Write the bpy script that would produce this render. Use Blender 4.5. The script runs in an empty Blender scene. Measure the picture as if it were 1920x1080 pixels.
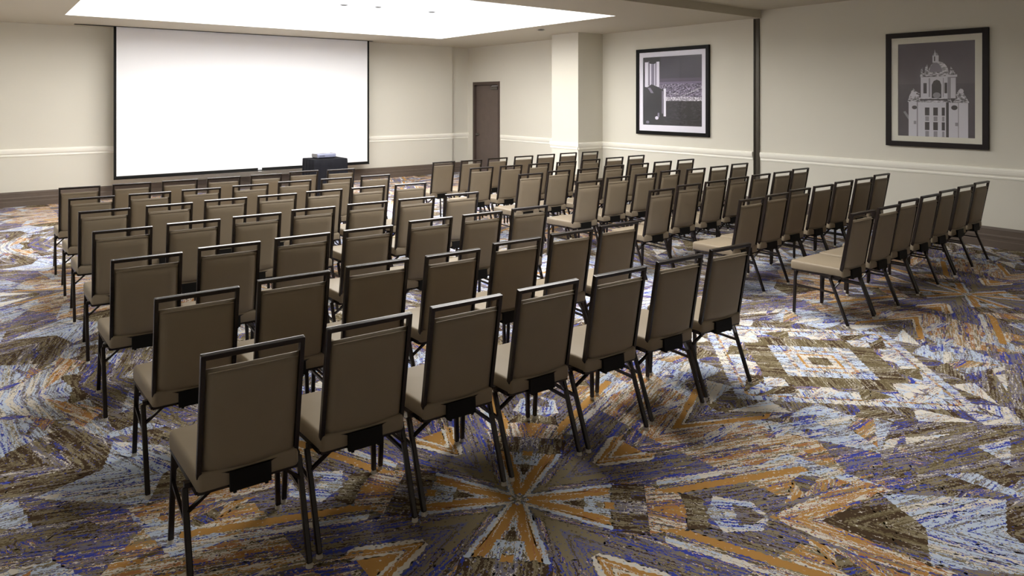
import bpy, bmesh, math, random
from mathutils import Vector, Matrix

# ------------------------------------------------------------------ camera, world, light level
SC = bpy.context.scene
COL = SC.collection
YAW = 38.0                      # degrees to the right of the long axis of the room
F_PX = 1290.0                   # focal length in pixels of a 1920 px wide frame
HORIZON = 187.0                 # pixel row of the horizon
CAM_H = 1.9

cam_d = bpy.data.cameras.new('camera')
cam_d.sensor_width = 36.0
cam_d.lens = 36.0 * F_PX / 1920.0
cam_d.shift_y = -(540.0 - HORIZON) / 1920.0
cam_d.clip_start = 0.05
cam = bpy.data.objects.new('camera', cam_d)
COL.objects.link(cam)
cam.location = (0, 0, CAM_H)
cam.rotation_euler = (math.radians(90), 0, math.radians(-YAW))
SC.camera = cam

world = bpy.data.worlds.new('world')
SC.world = world
world.use_nodes = True
world.node_tree.nodes['Background'].inputs[0].default_value = (0.9, 0.92, 1.0, 1)
world.node_tree.nodes['Background'].inputs[1].default_value = 0.02

SC.view_settings.view_transform = 'Standard'
SC.view_settings.look = 'None'
SC.view_settings.exposure = 0.36
SC.view_settings.gamma = 1.0
SC.view_settings.use_curve_mapping = False
TRAY_LIGHT = 8.2               # emission of the big ceiling tray at the front
REAR_FILL = 11.0                # emission of an added, unseen fill panel over the rear
SC.cycles.max_bounces = 10
SC.cycles.diffuse_bounces = 6
SC.cycles.sample_clamp_indirect = 6.0
SC.cycles.use_denoising = True

random.seed(7)

# ------------------------------------------------------------------ helpers
def srgb(r, g, b):
    def f(c):
        c /= 255.0
        return c / 12.92 if c <= 0.04045 else ((c + 0.055) / 1.055) ** 2.4
    return (f(r), f(g), f(b), 1.0)

def new_mat(name):
    m = bpy.data.materials.new(name)
    m.use_nodes = True
    nt = m.node_tree
    return m, nt, nt.nodes['Principled BSDF']

def plain(name, col, rough=0.6, metal=0.0, noise=0.0, nscale=20.0, bump=0.0, bscale=200.0, spec=0.5, coat=0.0):
    m, nt, b = new_mat(name)
    b.inputs['Base Color'].default_value = col
    b.inputs['Roughness'].default_value = rough
    b.inputs['Metallic'].default_value = metal
    b.inputs['Specular IOR Level'].default_value = spec
    b.inputs['Coat Weight'].default_value = coat
    if noise > 0:
        tc = nt.nodes.new('ShaderNodeTexCoord')
        n = nt.nodes.new('ShaderNodeTexNoise')
        n.inputs['Scale'].default_value = nscale
        n.inputs['Detail'].default_value = 4
        mx = nt.nodes.new('ShaderNodeMix'); mx.data_type = 'RGBA'
        mx.inputs[6].default_value = tuple(c * (1 - noise) for c in col[:3]) + (1,)
        mx.inputs[7].default_value = tuple(min(1, c * (1 + noise)) for c in col[:3]) + (1,)
        nt.links.new(tc.outputs['Object'], n.inputs['Vector'])
        nt.links.new(n.outputs['Fac'], mx.inputs[0])
        nt.links.new(mx.outputs[2], b.inputs['Base Color'])
    if bump > 0:
        tc2 = nt.nodes.new('ShaderNodeTexCoord')
        n2 = nt.nodes.new('ShaderNodeTexNoise')
        n2.inputs['Scale'].default_value = bscale
        bp = nt.nodes.new('ShaderNodeBump')
        bp.inputs['Strength'].default_value = bump
        bp.inputs['Distance'].default_value = 0.002
        nt.links.new(tc2.outputs['Object'], n2.inputs['Vector'])
        nt.links.new(n2.outputs['Fac'], bp.inputs['Height'])
        nt.links.new(bp.outputs['Normal'], b.inputs['Normal'])
    return m

def emit(name, col, strength):
    m = bpy.data.materials.new(name); m.use_nodes = True
    nt = m.node_tree
    nt.nodes.clear()
    o = nt.nodes.new('ShaderNodeOutputMaterial'); e = nt.nodes.new('ShaderNodeEmission')
    e.inputs[0].default_value = col; e.inputs[1].default_value = strength
    nt.links.new(e.outputs[0], o.inputs[0])
    return m

def bm_box(bm, x0, x1, y0, y1, z0, z1, mi=0):
    vs = [bm.verts.new(p) for p in ((x0,y0,z0),(x1,y0,z0),(x1,y1,z0),(x0,y1,z0),(x0,y0,z1),(x1,y0,z1),(x1,y1,z1),(x0,y1,z1))]
    fs = []
    for f in ((0,3,2,1),(4,5,6,7),(0,1,5,4),(1,2,6,5),(2,3,7,6),(3,0,4,7)):
        fc = bm.faces.new([vs[i] for i in f]); fc.material_index = mi; fs.append(fc)
    return vs, fs

def bm_bar(bm, a, b, w, h, up=(0, 0, 1)):
    """square tube from a to b: w across, h along 'up'"""
    a, b = Vector(a), Vector(b)
    t = (b - a).normalized(); u = Vector(up)
    s = t.cross(u).normalized(); u = s.cross(t).normalized()
    q = []
    for p in (a, b):
        for i, j in ((-1, -1), (1, -1), (1, 1), (-1, 1)):
            q.append(bm.verts.new(p + s * (i * w / 2) + u * (j * h / 2)))
    for f in ((3,2,1,0),(4,5,6,7),(0,1,5,4),(1,2,6,5),(2,3,7,6),(3,0,4,7)):
        bm.faces.new([q[i] for i in f])
    return q

def bevel_all(bm, w, seg=2):
    bmesh.ops.bevel(bm, geom=list(bm.edges), offset=w, segments=seg, profile=0.7, affect='EDGES', clamp_overlap=True)

def bm_cyl(bm, c, r, h, n=16, axis='Z', r2=None):
    mat = Matrix.Translation(c)
    if axis == 'X': mat = mat @ Matrix.Rotation(math.pi/2, 4, 'Y')
    if axis == 'Y': mat = mat @ Matrix.Rotation(math.pi/2, 4, 'X')
    bmesh.ops.create_cone(bm, cap_ends=True, segments=n, radius1=r, radius2=r if r2 is None else r2, depth=h, matrix=mat)

def to_mesh(bm, name, mats, smooth=False):
    bmesh.ops.recalc_face_normals(bm, faces=list(bm.faces))
    me = bpy.data.meshes.new(name)
    bm.to_mesh(me); bm.free()
    for m in (mats if isinstance(mats, (list, tuple)) else [mats]):
        me.materials.append(m)
    if smooth:
        for p in me.polygons: p.use_smooth = True
    return me

def obj(name, me, parent=None, loc=(0, 0, 0), rz=0.0):
    o = bpy.data.objects.new(name, me)
    COL.objects.link(o)
    o.location = loc; o.rotation_euler = (0, 0, rz)
    if parent: o.parent = parent
    return o

def tag(o, label, cat, group=None, kind=None):
    o['label'] = label; o['category'] = cat
    if group: o['group'] = group
    if kind: o['kind'] = kind
    return o

def box_obj(name, x0, x1, y0, y1, z0, z1, mat, parent=None, bev=0.0):
    bm = bmesh.new(); bm_box(bm, x0, x1, y0, y1, z0, z1)
    if bev: bevel_all(bm, bev)
    return obj(name, to_mesh(bm, name, mat), parent)

# ------------------------------------------------------------------ materials
M_WALL = plain('wall_paint', srgb(214, 210, 198), 0.85, noise=0.02, nscale=1.5, bump=0.08, bscale=300, spec=0.2)
M_CEIL = plain('ceiling_paint', srgb(186, 179, 163), 0.9, noise=0.015, nscale=2, spec=0.2)
M_TRIM = plain('cream_trim', srgb(243, 240, 229), 0.5, spec=0.4)
M_BASE = plain('dark_wood_trim', srgb(98, 86, 77), 0.45, noise=0.12, nscale=12, spec=0.4)
M_TRAYW = plain('tray_white', srgb(240, 240, 238), 0.9, spec=0.2)
M_GLOW = emit('tray_glow', (1.0, 0.985, 0.95, 1), TRAY_LIGHT)
M_GLOW2 = emit('rear_tray_glow', (1.0, 0.98, 0.94, 1), REAR_FILL)  # added source that lifts the near floor and chair backs
M_GLOW3 = emit('tray_side_added_glow', (1.0, 0.99, 0.97, 1), 1.5)  # emission makes the tray lining look brightly lit; stands in for light on it
M_GLOW4 = emit('tray_border_added_glow', (0.97, 0.97, 1.0, 1), 0.85)  # border also glows weakly, in place of light falling on white paint
M_SCREEN = plain('screen_white', srgb(232, 232, 235), 0.9, spec=0.1)
M_BLACK = plain('matt_black', srgb(16, 16, 15), 0.7, spec=0.2)
M_DOOR = plain('door_wood', srgb(100, 88, 82), 0.5, noise=0.15, nscale=6, spec=0.3)
M_DOORFR = plain('door_frame_wood', srgb(82, 70, 64), 0.5, spec=0.3)
M_METAL = plain('grey_metal', srgb(120, 118, 115), 0.35, 0.9)
M_POST = plain('partition_post_bronze', srgb(68, 62, 52), 0.45, 0.3)
M_FAB_BACK = plain('taupe_vinyl', srgb(141, 128, 109), 0.5, noise=0.05, nscale=9, bump=0.12, bscale=420, spec=0.3)
M_FRAME = plain('dark_bronze_tube', srgb(36, 28, 26), 0.24, 0.3, spec=0.6)
M_GLIDE = plain('clear_plastic_glide', srgb(205, 200, 190), 0.35)
M_BRACKET = plain('black_bracket', srgb(14, 13, 12), 0.6, spec=0.2)
M_CLOTH = plain('black_cloth', srgb(26, 26, 30), 0.9, noise=0.2, nscale=15, spec=0.1)
M_PROJ = plain('projector_silver', srgb(118, 122, 144), 0.4)
M_PROJD = plain('projector_dark', srgb(40, 40, 52), 0.4)
M_LENS = plain('lens_glass', srgb(20, 22, 30), 0.05)

# ------------------------------------------------------------------ the room
X0, X1 = -0.60, 10.35          # left and right wall planes
Y0, Y1 = -1.60, 15.05          # rear and front wall planes
ZC, ZR = 3.27, 3.39            # front ceiling, slightly higher rear ceiling
YP = 6.50                      # where the ceiling steps at the folding partition track
TX0, TX1, TY0, TY1 = 1.15, 8.27, 7.82, 13.20   # opening of the ceiling tray
TZ = 3.80
RX0, RX1, RY0, RY1 = 2.8, 6.0, 3.0, 6.1      # tray for the added fill panel at the rear, out of frame
T = 0.15

# ---- carpet: an octant of the repeat is cut into shards, then mirrored over the floor
HP = 2.80
CX, CY = 2.04, 2.56            # centre of one star medallion
EARTH, OCHRE, ICE, BLUE, SOLID_OCHRE, CREAM, BROWN, TAUPE = range(8)

def clip_half(poly, a, b, keep_left=True):
    out = []
    def side(p):
        s = (b[0]-a[0])*(p[1]-a[1]) - (b[1]-a[1])*(p[0]-a[0])
        return s if keep_left else -s
    n = len(poly)
    for i in range(n):
        p, q = poly[i], poly[(i+1) % n]
        sp, sq = side(p), side(q)
        if sp >= 0: out.append(p)
        if (sp > 0 and sq < 0) or (sp < 0 and sq > 0):
            t = sp / (sp - sq)
            out.append((p[0]+(q[0]-p[0])*t, p[1]+(q[1]-p[1])*t))
    return out

def area(poly):
    return 0.5 * sum(poly[i][0]*poly[(i+1) % len(poly)][1] - poly[(i+1) % len(poly)][0]*poly[i][1] for i in range(len(poly)))

def overlay(pieces, shape, pal, ang):
    if area(shape) < 0: shape = shape[::-1]
    out = []
    seed = random.random()
    for poly, pp, aa, ss in pieces:
        rest = poly
        bb = (min(p[0] for p in poly), max(p[0] for p in poly), min(p[1] for p in poly), max(p[1] for p in poly))
        sb = (min(p[0] for p in shape), max(p[0] for p in shape), min(p[1] for p in shape), max(p[1] for p in shape))
        if bb[0] > sb[1] or bb[1] < sb[0] or bb[2] > sb[3] or bb[3] < sb[2]:
            out.append((poly, pp, aa, ss)); continue
        outside = []
        for i in range(len(shape)):
            a, b = shape[i], shape[(i+1) % len(shape)]
            cut = clip_half(rest, a, b, False)
            if len(cut) >= 3 and area(cut) > 1e-6: outside.append(cut)
            rest = clip_half(rest, a, b, True)
            if len(rest) < 3 or area(rest) < 1e-6:
                rest = None; break
        if rest is None:
            out.append((poly, pp, aa, ss))
        else:
            out += [(c, pp, aa, ss) for c in outside]
            out.append((rest, pal, ang, seed))
    return out

def D(p, q):                     # frame along the diagonal of the octant, q towards the a axis
    r = math.sqrt(0.5)
    return ((p + q) * r, (p - q) * r)

def carpet_octant():
    P = [([(0, 0), (HP, 0), (HP, HP)], BLUE, 23, 0.3)]
    def add(shape, pal, ang):
        nonlocal P
        P = overlay(P, shape, pal, ang)
    # broad zones between star and square medallion
    add([(0.95, 0), (1.5, 0), (1.8, 0.42), (1.4, 0.92), (1.0, 0.75)], OCHRE, 21)
    add([(1.5, 0), (2.1, 0), (2.4, 0.72), (1.8, 0.88), (1.6, 0.42)], ICE, 21)
    add([(1.8, 0.86), (2.4, 0.7), (2.8, 0.9), (2.8, 1.5), (1.95, 1.4), (1.44, 1.05)], EARTH, 20)
    add([(1.9, 1.4), (2.8, 1.5), (2.8, 2.8), (2.3, 2.3), (1.8, 1.7)], ICE, 12)
    add([(1.5, 0.05), (1.95, 0.02), (2.15, 0.32), (1.7, 0.35)], EARTH, 20)
    # random shards in the outer part, as the print is splintered there
    rs = random.Random(41)
    for i in range(46):
        a = rs.uniform(1.25, 2.75); b = rs.uniform(0.0, a)
        L = rs.uniform(0.22, 0.62); w = rs.uniform(0.07, 0.24); th = math.radians(rs.choice([23, 20, 67, -20, 0, 45, 23, 90]))
        c, s = math.cos(th), math.sin(th); k = rs.uniform(-0.4, 0.4)
        tri = [(a + c*L/2, b + s*L/2), (a - c*L/2 - s*w/2 + k*w*c, b - s*L/2 + c*w/2), (a - c*L/2*0.6 + s*w/2, b - s*L/2*0.6 - c*w/2)]
        add(tri, rs.choice([ICE, CREAM, BROWN, EARTH, ICE, EARTH, BLUE, OCHRE]), rs.choice([23, 20, 20, 67, 0, -20]))
    # chevrons that open along the axis
    for a0, w, ln, pal in ((0.46, 0.05, 0.35, CREAM), (0.53, 0.055, 0.3, SOLID_OCHRE), (0.60, 0.03, 0.22, CREAM),
                           (1.08, 0.035, 0.75, CREAM), (1.13, 0.07, 0.62, SOLID_OCHRE), (1.21, 0.03, 0.5, CREAM), (1.27, 0.10, 0.5, BLUE)):
        c, s = math.cos(math.radians(23)), math.sin(math.radians(23))
        add([(a0, 0), (a0 + w, 0), (a0 + w + ln*c, ln*s), (a0 + ln*c - w*0.3, ln*s + w*0.35)], pal, 23)
    add([(0.63, 0), (0.80, 0), (0.80, 0.07)], SOLID_OCHRE, 23)
    # along the diagonal
    add([D(0.42, 0), D(0.60, 0), D(0.60, 0.20), D(0.40, 0.19)], EARTH, 45)
    add([D(0.60, 0), D(0.78, 0), D(0.76, 0.15), D(0.60, 0.19)], OCHRE, 30)
    add([D(0.64, 0.15), D(0.76, 0.14), D(1.45, 0.43), D(1.42, 0.47)], SOLID_OCHRE, 23)
    add([D(0.66, 0.20), D(1.42, 0.50), D(1.40, 0.54), D(0.66, 0.24)], CREAM, 23)
    add([D(0.78, 0), D(0.87, 0), D(0.87, 0.12), D(0.77, 0.14)], BROWN, 45)
    add([D(0.87, 0), D(1.15, 0), D(1.09, 0.11), D(0.92, 0.14)], ICE, 45)
    add([D(1.0, 0), D(1.13, 0), D(1.08, 0.06), D(1.0, 0.08)], BLUE, 45)
    add([D(1.15, 0), D(1.38, 0), D(1.80, 0.30), D(1.66, 0.38)], OCHRE, 20)
    add([D(1.24, 0), D(1.30, 0), D(1.72, 0.29), D(1.69, 0.31)], SOLID_OCHRE, 20)
    add([D(1.38, 0), D(1.82, 0), D(1.72, 0.26)], BROWN, 20)
    add([D(1.55, 0.11), D(1.80, 0.20), D(1.76, 0.25), D(1.58, 0.15)], BLUE, 20)
    add([D(1.82, 0), D(2.15, 0), D(2.30, 0.28), D(1.72, 0.26)], ICE, 20)
    add([D(2.15, 0), D(2.8, 0), D(2.7, 0.42), D(2.30, 0.28)], EARTH, 15)
    add([D(2.75, 0), D(3.96, 0), D(3.7, 0.5), D(2.9, 0.4)], ICE, 5)
    for k in range(4):
        p = 2.95 + 0.24 * k
        add([D(p, 0), D(p + 0.06, 0), D(p + 0.33, 0.36), D(p + 0.25, 0.36)], (BLUE, CREAM, SOLID_OCHRE, BROWN)[k], 45)
    # star: two ochre bars per arm with cream outlines
    add([(0.0, 0.0), (0.52, 0.0), (0.46, 0.13), D(0.43, 0.20)], TAUPE, 23)
    add([D(0.12, 0.085), D(0.43, 0.205), D(0.42, 0.245), D(0.14, 0.115)], BLUE, 33)
    add([(0, 0), D(0.0, 0.035), D(0.44, 0.185), D(0.44, 0.15)], CREAM, 33)
    add([(0, 0), D(0.03, 0.02), D(0.43, 0.15), D(0.43, 0.085), D(0.14, 0.0)], SOLID_OCHRE, 33)
    add([D(0.14, 0), D(0.43, 0.085), D(0.41, 0.0)], CREAM, 45)
    add([D(0.21, 0), D(0.33, 0.045), D(0.33, 0.0)], BROWN, 45)
    add([D(0.31, 0), D(0.31, 0.055), D(0.43, 0.095), D(0.44, 0.0)], ICE, 45)
    add([D(0.405, 0), D(0.40, 0.022), D(0.445, 0.028), D(0.45, 0.0)], SOLID_OCHRE, 45)
    add([(0, 0), (0.05, 0.0), (0.035, 0.035)], ICE, 0)
    # square medallion with concentric borders at the far end of the axis
    def ring(r0, r1, pal, ang=-45):
        add([(HP - r1, 0), (HP - r0, 0), (HP, r0), (HP, r1)], pal, ang)
    ring(1.0, 1.22, EARTH)
    for k in range(5):
        t0 = 0.05 + 0.2 * k
        c = lambda r, t: (HP - r * (1 - t), r * t)
        add([c(1.28, t0), c(1.02, t0 + 0.08), c(1.24, t0 + 0.2)], (CREAM, ICE, BROWN)[k % 3], 23)
    ring(0.93, 1.02, ICE)
    ring(0.90, 0.93, OCHRE)
    ring(0.74, 0.90, ICE)
    for k in range(4):
        t0 = 0.02 + 0.25 * k
        c = lambda r, t: (HP - r * (1 - t), r * t)
        add([c(0.92, t0 + 0.02), c(0.60, t0 + 0.1), c(0.82, t0 + 0.22)], (BROWN, CREAM)[k % 2], 0)
    ring(0.42, 0.66, BROWN)
    add([(HP - 0.70, 0), (HP - 0.50, 0), (HP - 0.58, 0.10)], CREAM, 0)
    add([(HP, 0.70), (HP, 0.50), (HP - 0.10, 0.58)], CREAM, 90)
    ring(0.30, 0.42, ICE)
    ring(0.26, 0.30, OCHRE)
    ring(0.19, 0.26, ICE)
    ring(0.16, 0.19, SOLID_OCHRE)
    ring(0.10, 0.16, CREAM)
    add([(HP - 0.10, 0), (HP, 0), (HP, 0.10)], BROWN, 45)
    return P

def carpet_material():
    m, nt, bs = new_mat('patterned_carpet')
    N = nt.nodes.new; LK = nt.links.new
    def math_n(op, a=None, b=None, v1=None, v2=None):
        n = N('ShaderNodeMath'); n.operation = op
        if a is not None: LK(a, n.inputs[0])
        elif v1 is not None: n.inputs[0].default_value = v1
        if b is not None: LK(b, n.inputs[1])
        elif v2 is not None: n.inputs[1].default_value = v2
        return n.outputs[0]
    uv = N('ShaderNodeUVMap'); uv.uv_map = 'stripe'
    sx = N('ShaderNodeSeparateXYZ'); LK(uv.outputs[0], sx.inputs[0])
    pal = N('ShaderNodeAttribute'); pal.attribute_name = 'palette'
    seed = N('ShaderNodeAttribute'); seed.attribute_name = 'shard_seed'
    tc = N('ShaderNodeTexCoord')
    # yarn jitter: tuft-sized noise shifts the stripe edges
    nz = N('ShaderNodeTexNoise'); nz.inputs['Scale'].default_value = 75.0; nz.inputs['Detail'].default_value = 2.0
    LK(tc.outputs['Object'], nz.inputs['Vector'])
    jit = math_n('MULTIPLY', math_n('SUBTRACT', nz.outputs['Fac'], None, None, 0.5), None, None, 0.028)
    v = math_n('ADD', sx.outputs[1], jit)
    w = math_n('ADD', math_n('MULTIPLY', v, None, None, 28.0), math_n('MULTIPLY', seed.outputs['Fac'], None, None, 57.0))
    vor = N('ShaderNodeTexVoronoi'); vor.voronoi_dimensions = '1D'; vor.inputs['Scale'].default_value = 1.0
    LK(w, vor.inputs['W'])
    sc = N('ShaderNodeSeparateColor'); LK(vor.outputs['Color'], sc.inputs[0])
    seg = math_n('FLOOR', math_n('ADD', math_n('MULTIPLY', sx.outputs[0], None, None, 1.1), math_n('MULTIPLY', sc.outputs[1], None, None, 9.0)))
    wn = N('ShaderNodeTexWhiteNoise'); wn.noise_dimensions = '2D'
    cb = N('ShaderNodeCombineXYZ'); LK(math_n('MULTIPLY', sc.outputs[0], None, None, 91.0), cb.inputs[0]); LK(seg, cb.inputs[1])
    LK(cb.outputs[0], wn.inputs['Vector'])
    # single tufts of another colour
    sn = N('ShaderNodeVectorMath'); sn.operation = 'SNAP'; sn.inputs[1].default_value = (0.009, 0.009, 1.0)
    LK(tc.outputs['Object'], sn.inputs[0])
    wt = N('ShaderNodeTexWhiteNoise'); wt.noise_dimensions = '3D'; LK(sn.outputs[0], wt.inputs['Vector'])
    spk = N('ShaderNodeSeparateColor'); LK(wt.outputs['Color'], spk.inputs[0])
    use = math_n('LESS_THAN', spk.outputs[0], None, None, 0.16)
    mixv = N('ShaderNodeMix'); mixv.data_type = 'FLOAT'
    LK(use, mixv.inputs[0]); LK(wn.outputs['Value'], mixv.inputs[2]); LK(spk.outputs[1], mixv.inputs[3])
    # threads: long thin streaks that break a stripe up
    cs = N('ShaderNodeCombineXYZ')
    LK(math_n('MULTIPLY', sx.outputs[0], None, None, 5.0), cs.inputs[0]); LK(math_n('MULTIPLY', v, None, None, 85.0), cs.inputs[1])
    LK(math_n('MULTIPLY', seed.outputs['Fac'], None, None, 31.0), cs.inputs[2])
    ns = N('ShaderNodeTexNoise'); ns.inputs['Scale'].default_value = 1.0; ns.inputs['Detail'].default_value = 1.0
    LK(cs.outputs[0], ns.inputs['Vector'])
    thr = math_n('MULTIPLY', math_n('SUBTRACT', ns.outputs['Fac'], None, None, 0.5), None, None, 0.95)
    rnd = math_n('FRACT', math_n('ADD', math_n('ADD', mixv.outputs[0], thr), None, None, 2.0))
    C = dict(br=srgb(74, 58, 42), tp=srgb(138, 127, 102), sl=srgb(120, 116, 136), bl=srgb(62, 74, 168), oc=srgb(180, 135, 74),
             cr=srgb(218, 211, 200), ic=srgb(192, 204, 222), ol=srgb(104, 92, 66), or_=srgb(170, 116, 78))
    pals = {
        EARTH: [('br', .20), ('tp', .16), ('ol', .14), ('bl', .09), ('br', .10), ('cr', .06), ('sl', .12), ('tp', .13)],
        OCHRE: [('oc', .17), ('cr', .13), ('tp', .12), ('oc', .14), ('bl', .09), ('ol', .12), ('cr', .13), ('or_', .10)],
        ICE: [('ic', .28), ('bl', .12), ('cr', .22), ('tp', .13), ('ic', .10), ('sl', .09), ('ol', .06)],
        BLUE: [('bl', .15), ('tp', .16), ('br', .10), ('sl', .12), ('tp', .12), ('bl', .13), ('ol', .12), ('cr', .05), ('oc', .05)],
        SOLID_OCHRE: [('oc', .86), ('or_', .06), ('cr', .08)],
        CREAM: [('cr', .50), ('tp', .06), ('ic', .32), ('oc', .05), ('sl', .07)],
        BROWN: [('br', .38), ('tp', .14), ('ol', .34), ('tp', .10), ('cr', .04)],
        TAUPE: [('tp', .66), ('ol', .16), ('sl', .14), ('bl', .04)],
    }
    cur = None
    for k in range(8):
        r = N('ShaderNodeValToRGB'); r.color_ramp.interpolation = 'CONSTANT'
        el = r.color_ramp.elements
        pos = 0.0
        for i, (c, wgt) in enumerate(pals[k]):
            e = el[i] if i < 2 else el.new(pos)
            e.position = pos; e.color = C[c]; pos += wgt
        LK(rnd, r.inputs[0])
        if cur is None: cur = r.outputs[0]
        else:
            mx = N('ShaderNodeMix'); mx.data_type = 'RGBA'
            LK(math_n('COMPARE', pal.outputs['Fac'], None, None, float(k)), mx.inputs[0])
            mx.inputs[0].default_value = 0
            LK(cur, mx.inputs[6]); LK(r.outputs[0], mx.inputs[7]); cur = mx.outputs[2]
    # COMPARE needs its tolerance
    for n in nt.nodes:
        if n.type == 'MATH' and n.operation == 'COMPARE': n.inputs[2].default_value = 0.3
    LK(cur, bs.inputs['Base Color'])
    bs.inputs['Roughness'].default_value = 0.95
    bs.inputs['Specular IOR Level'].default_value = 0.1
    bp = N('ShaderNodeBump'); bp.inputs['Strength'].default_value = 0.5; bp.inputs['Distance'].default_value = 0.004
    LK(nz.outputs['Fac'], bp.inputs['Height']); LK(bp.outputs['Normal'], bs.inputs['Normal'])
    return m

def tufted(octant, g=0.0125):
    """edges follow the tuft grid, as in a woven or tufted carpet"""
    out = []
    for poly, pal, ang, sd in octant:
        pts = []
        n = len(poly)
        for k in range(n):
            p, q = poly[k], poly[(k+1) % n]
            m = max(1, int(math.hypot(q[0]-p[0], q[1]-p[1]) / g))
            for t in range(m):
                a = round((p[0] + (q[0]-p[0])*t/m) / g) * g; b = round((p[1] + (q[1]-p[1])*t/m) / g) * g
                if not pts or pts[-1] != (a, b): pts.append((a, b))
        if len(pts) > 1 and pts[0] == pts[-1]: pts.pop()
        if len(pts) >= 3: out.append((pts, pal, ang, sd))
    return out

def build_carpet():
    octant_plain = carpet_octant()
    octant_tuft = tufted(octant_plain)
    verts, faces, uvs, pals, seeds = [], [], [], [], []
    i0, i1 = math.floor((X0 - CX) / HP), math.ceil((X1 + 0.1 - CX) / HP)
    j0, j1 = math.floor((Y0 - CY) / HP), math.ceil((Y1 - CY) / HP)
    lim = ((X0, 0), (X1 + 0.02, 0), (0, Y0), (0, Y1 + 0.15))
    for i in range(i0, i1):
        for j in range(j0, j1):
            octant = octant_tuft if j < 2 else octant_plain
            for swap in (False, True):
                for poly, pal, ang, sd in octant:
                    c, s = math.cos(math.radians(ang)), math.sin(math.radians(ang))
                    pts = []
                    for (a, b) in poly:
                        uvp = (a*c + b*s, b*c - a*s)
                        A, B = (b, a) if swap else (a, b)
                        x = CX + (i*HP + A if i % 2 == 0 else (i+1)*HP - A)
                        y = CY + (j*HP + B if j % 2 == 0 else (j+1)*HP - B)
                        pts.append((x, y, uvp))
                    if max(p[0] for p in pts) < X0 or min(p[0] for p in pts) > X1 + 0.02: continue
                    if max(p[1] for p in pts) < Y0 or min(p[1] for p in pts) > Y1 + 0.12: continue
                    ar = sum(pts[k][0]*pts[(k+1) % len(pts)][1] - pts[(k+1) % len(pts)][0]*pts[k][1] for k in range(len(pts)))
                    if ar < 0: pts = pts[::-1]
                    base = len(verts)
                    verts += [(min(max(p[0], X0 - .1), X1 + .1), min(max(p[1], Y0 - .1), Y1 + .25), 0.0) for p in pts]
                    faces.append(list(range(base, base + len(pts))))
                    uvs += [p[2] for p in pts]
                    pals.append(float(pal)); seeds.append(sd)
    me = bpy.data.meshes.new('floor')
    me.from_pydata(verts, [], faces)
    uvl = me.uv_layers.new(name='stripe')
    flat = []
    for p in me.polygons:
        for li in p.loop_indices:
            flat += list(uvs[me.loops[li].vertex_index])
    uvl.data.foreach_set('uv', flat)
    me.attributes.new('palette', 'FLOAT', 'FACE').data.foreach_set('value', pals)
    me.attributes.new('shard_seed', 'FLOAT', 'FACE').data.foreach_set('value', seeds)
    me.materials.append(carpet_material())
    fl = obj('floor', me)
    tag(fl, 'carpeted floor in a splintered star pattern of blue, ochre, brown and white', 'floor', kind='structure')
    return fl
build_carpet()

# ---- walls
def struct(o, label, cat):
    return tag(o, label, cat, kind='structure')

JX = 9.79                      # the front wall steps back slightly here
JY = Y1 + 0.10
bm = bmesh.new()
bm_box(bm, X0 - T, JX, Y1, Y1 + T + 0.1, 0, ZC + 0.8)
bm_box(bm, JX, X1 + T, JY, JY + T, 0, ZC + 0.8)
struct(obj('wall_front', to_mesh(bm, 'wall_front', M_WALL)), 'cream front wall behind the white projection screen', 'wall')
DY0, DY1, DH = 13.74, 14.90, 2.36      # door opening in the right wall
bm = bmesh.new()
bm_box(bm, X1, X1 + T, Y0 - T, DY0, 0, ZC + 0.8)
bm_box(bm, X1, X1 + T, DY1, JY, 0, ZC + 0.8)
bm_box(bm, X1, X1 + T, DY0, DY1, DH, ZC + 0.8)
struct(obj('wall_right', to_mesh(bm, 'wall_right', M_WALL)), 'long cream right wall carrying the two framed pictures', 'wall')
struct(box_obj('wall_left', X0 - T, X0, Y0 - T, Y1, 0, ZC + 0.8, M_WALL), 'cream left wall beside the camera, out of frame', 'wall')
struct(box_obj('wall_rear', X0, X1, Y0 - T, Y0, 0, ZC + 0.8, M_WALL), 'cream rear wall behind the camera, out of frame', 'wall')
PX, PY0, PY1 = 9.65, 10.17, 10.98
struct(box_obj('wall_pilaster', PX, X1, PY0, PY1, 0, ZC + 0.05, M_WALL), 'square cream pilaster standing out from the right wall', 'pilaster')

# ---- ceiling with the tray opening and an added rear opening
bm = bmesh.new()
def slab_with_hole(bm, x0, x1, y0, y1, z, hx0, hx1, hy0, hy1, th):
    bm_box(bm, x0, x1, y0, hy0, z, z + th)
    bm_box(bm, x0, x1, hy1, y1, z, z + th)
    bm_box(bm, x0, hx0, hy0, hy1, z, z + th)
    bm_box(bm, hx1, x1, hy0, hy1, z, z + th)
slab_with_hole(bm, X0 - T, X1 + T, YP, Y1 + T, ZC, TX0, TX1, TY0, TY1, 0.12)
CEIL = struct(obj('ceiling', to_mesh(bm, 'ceiling', M_CEIL)), 'taupe front ceiling around the glowing white light tray', 'ceiling')
bm = bmesh.new()
slab_with_hole(bm, X0 - T, X1 + T, Y0 - T, YP, ZR, RX0, RX1, RY0, RY1, 0.12)
CEILR = struct(obj('ceiling_rear', to_mesh(bm, 'ceiling_rear', M_CEIL)), 'slightly higher taupe rear ceiling nearest the camera', 'ceiling')
struct(box_obj('trim_1', X0, X1, YP - 0.012, YP + 0.12, ZC - 0.008, ZR + 0.02, M_CEIL), 'pale ceiling step and track crossing to the dark wall post', 'ceiling trim')

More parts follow.
